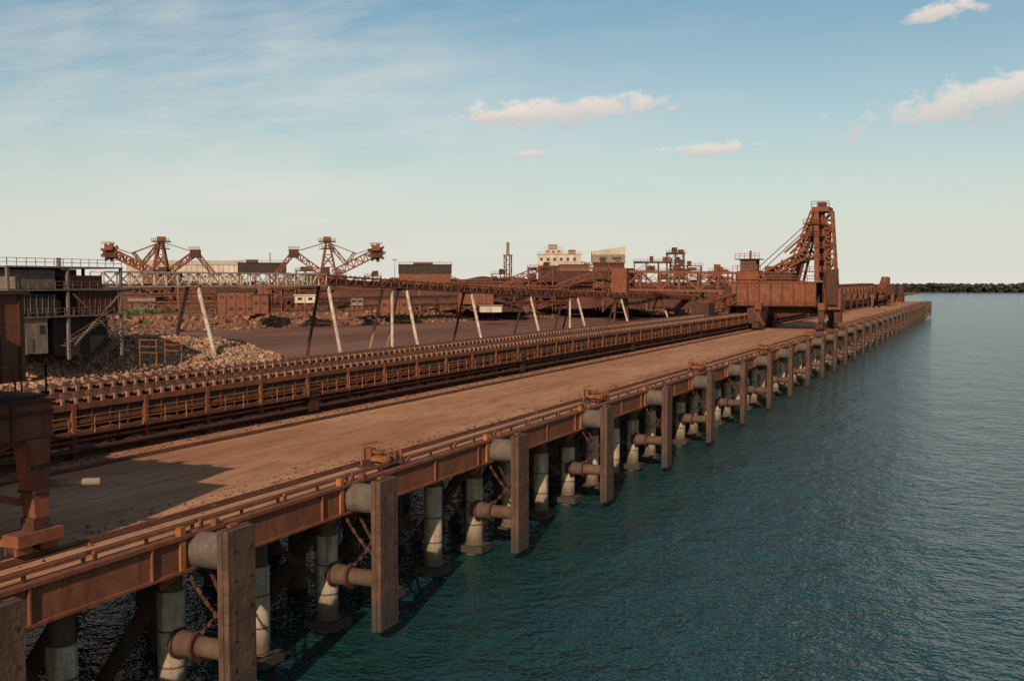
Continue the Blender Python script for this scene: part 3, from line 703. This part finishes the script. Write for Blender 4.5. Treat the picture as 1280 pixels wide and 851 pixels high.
for (x,y,h) in ((-300,520,30),(-130,610,27),(-420,450,26),(-150,500,25),(-230,420,20),(-330,380,19)):
    m=MB(); m.cyl((0,0,4),(0,0,h),.25,IDLER,r2=.14,n=8); m.box(-1.4,1.4,-.3,.3,h,h+.4,GREY); m.obj('floodlight_pole',(x,y,0))
def pile(loc,L,w,h,rot):
    nx_,ny_=60,24; vs=[];fs=[]
    for i in range(nx_+1):
        for j in range(ny_+1):
            x=-L/2-w+i*(L+2*w)/nx_; y=-w+j*2*w/ny_
            d=math.hypot(max(0,abs(x)-L/2),y); z=max(-.5,h*(1-d/w))
            z+=(math.sin(x*.35)*.5+math.sin(x*.13+y*.2)*.6)*(z>0)*min(1,z/4)
            vs.append((x,y,z))
    for i in range(nx_):
        for j in range(ny_):
            a=i*(ny_+1)+j; fs.append((a,a+ny_+1,a+ny_+2,a+1))
    m=MB(); m.add(vs,fs,ORE,True); o=m.obj('ore_stockpile',loc); o.rotation_euler=(0,0,math.radians(rot))
pile((-262,540,4.8),90,30,15.5,22); pile((-180,530,4.8),60,26,12,22); pile((-385,500,4.8),120,30,13,30); pile((-430,430,4.8),60,22,9,30)
pile((-120,640,4.8),40,20,11,10); pile((-330,410,4.8),40,12,5,30); pile((-250,450,4.8),70,18,9,25)
# ------------------------------------------------------------ sky, sun, camera
EL=29; sx,sy=.22,-.94; l=math.hypot(sx,sy); sx/=l; sy/=l
w=bpy.data.worlds.new('World'); scene.world=w; w.use_nodes=True; nt=w.node_tree
bg=nt.nodes['Background']; bg.inputs['Strength'].default_value=.09
sky=N(nt,'ShaderNodeTexSky',sky_type='NISHITA'); sky.sun_disc=False; sky.sun_elevation=math.radians(EL)
sky.sun_rotation=math.atan2(sx,sy)%(2*math.pi); sky.air_density=1.0; sky.dust_density=1.2; sky.ozone_density=1.2
tc=N(nt,'ShaderNodeTexCoord'); sp=N(nt,'ShaderNodeSeparateXYZ'); nt.links.new(tc.outputs['Generated'],sp.inputs[0])
yy=math_(nt,'MAXIMUM',sp.outputs[1],.05)
a=math_(nt,'DIVIDE',sp.outputs[0],yy); e=math_(nt,'DIVIDE',sp.outputs[2],yy)
cv=N(nt,'ShaderNodeCombineXYZ'); nt.links.new(a,cv.inputs[0]); nt.links.new(e,cv.inputs[1])
P=cv.outputs[0]
base=mix(nt,1.0,sky.outputs[0],(.82,1.03,.97),'MULTIPLY')
haze=math_(nt,'POWER',math_(nt,'SUBTRACT',1.0,math_(nt,'MINIMUM',math_(nt,'MAXIMUM',math_(nt,'DIVIDE',sp.outputs[2],.27),0.0),1.0)),1.5)
base=mix(nt,math_(nt,'MULTIPLY',haze,.92),base,(8.6,8.25,7.5))
c1=noise(nt,P,3.0,5,.62,(1.0,5.5,1)); c2=noise(nt,P,1.3,2,.5,(1,2.2,1))
left=N(nt,'ShaderNodeMapRange'); left.inputs[1].default_value=-.15; left.inputs[2].default_value=-.75; left.inputs[3].default_value=.22; left.inputs[4].default_value=.85
nt.links.new(a,left.inputs[0])
cir=math_(nt,'MULTIPLY',math_(nt,'MULTIPLY',ramp(nt,c1,.38,.70),ramp(nt,c2,.36,.64)),left.outputs[0])
base=mix(nt,math_(nt,'MULTIPLY',cir,.8),base,(8.6,8.3,7.6))
nz=noise(nt,P,38,4,.62,(1,1.8,1)); nz2=noise(nt,P,14,2,.6,(1,2.0,1))
nn=math_(nt,'ADD',math_(nt,'MULTIPLY',math_(nt,'SUBTRACT',nz,.5),2.4),math_(nt,'MULTIPLY',math_(nt,'SUBTRACT',nz2,.5),1.3))
for (a0,e0,wd,ht,tl) in ((-.385,.1690,.120,.0165,.0),(-.45,.168,.05,.008,0),(.0,.158,.13,.0195,.16),(-.236,.1235,.055,.0075,0),(-.045,.229,.035,.009,.1),(-.415,.128,.022,.005,0)):
    da=math_(nt,'SUBTRACT',a,a0); de=math_(nt,'SUBTRACT',math_(nt,'SUBTRACT',e,e0),math_(nt,'MULTIPLY',da,tl))
    q=math_(nt,'DIVIDE',da,wd); t=math_(nt,'DIVIDE',de,ht)
    r=math_(nt,'SQRT',math_(nt,'ADD',math_(nt,'MULTIPLY',q,q),math_(nt,'MULTIPLY',t,t)))
    v=math_(nt,'ADD',math_(nt,'SUBTRACT',1.0,r),nn)
    mk=ramp(nt,v,.08,.62)
    shade=ramp(nt,math_(nt,'ADD',math_(nt,'MULTIPLY',t,.35),.5),.1,.8,(6.4,5.8,5.6,1),(9.6,8.7,7.7,1))
    base=mix(nt,math_(nt,'MULTIPLY',mk,.9),base,shade)
nt.links.new(base,bg.inputs[0])
sun=bpy.data.lights.new('sun','SUN'); sun.energy=5.0; sun.angle=math.radians(.5); sun.color=(1,.84,.63)
so=bpy.data.objects.new('sun',sun); scene.collection.objects.link(so)
ce=math.cos(math.radians(EL)); so.rotation_euler=Vector((-sx*ce,-sy*ce,-math.sin(math.radians(EL)))).to_track_quat('-Z','Y').to_euler()
so.location=(100,-100,200)
cam=bpy.data.cameras.new('camera'); cam.lens=37.97; cam.sensor_width=36; cam.clip_end=20000; cam.clip_start=.5
co=bpy.data.objects.new('camera',cam); scene.collection.objects.link(co); co.location=(0,0,17.7)
co.rotation_euler=(math.radians(90-3.07),0,math.radians(23.8)); scene.camera=co
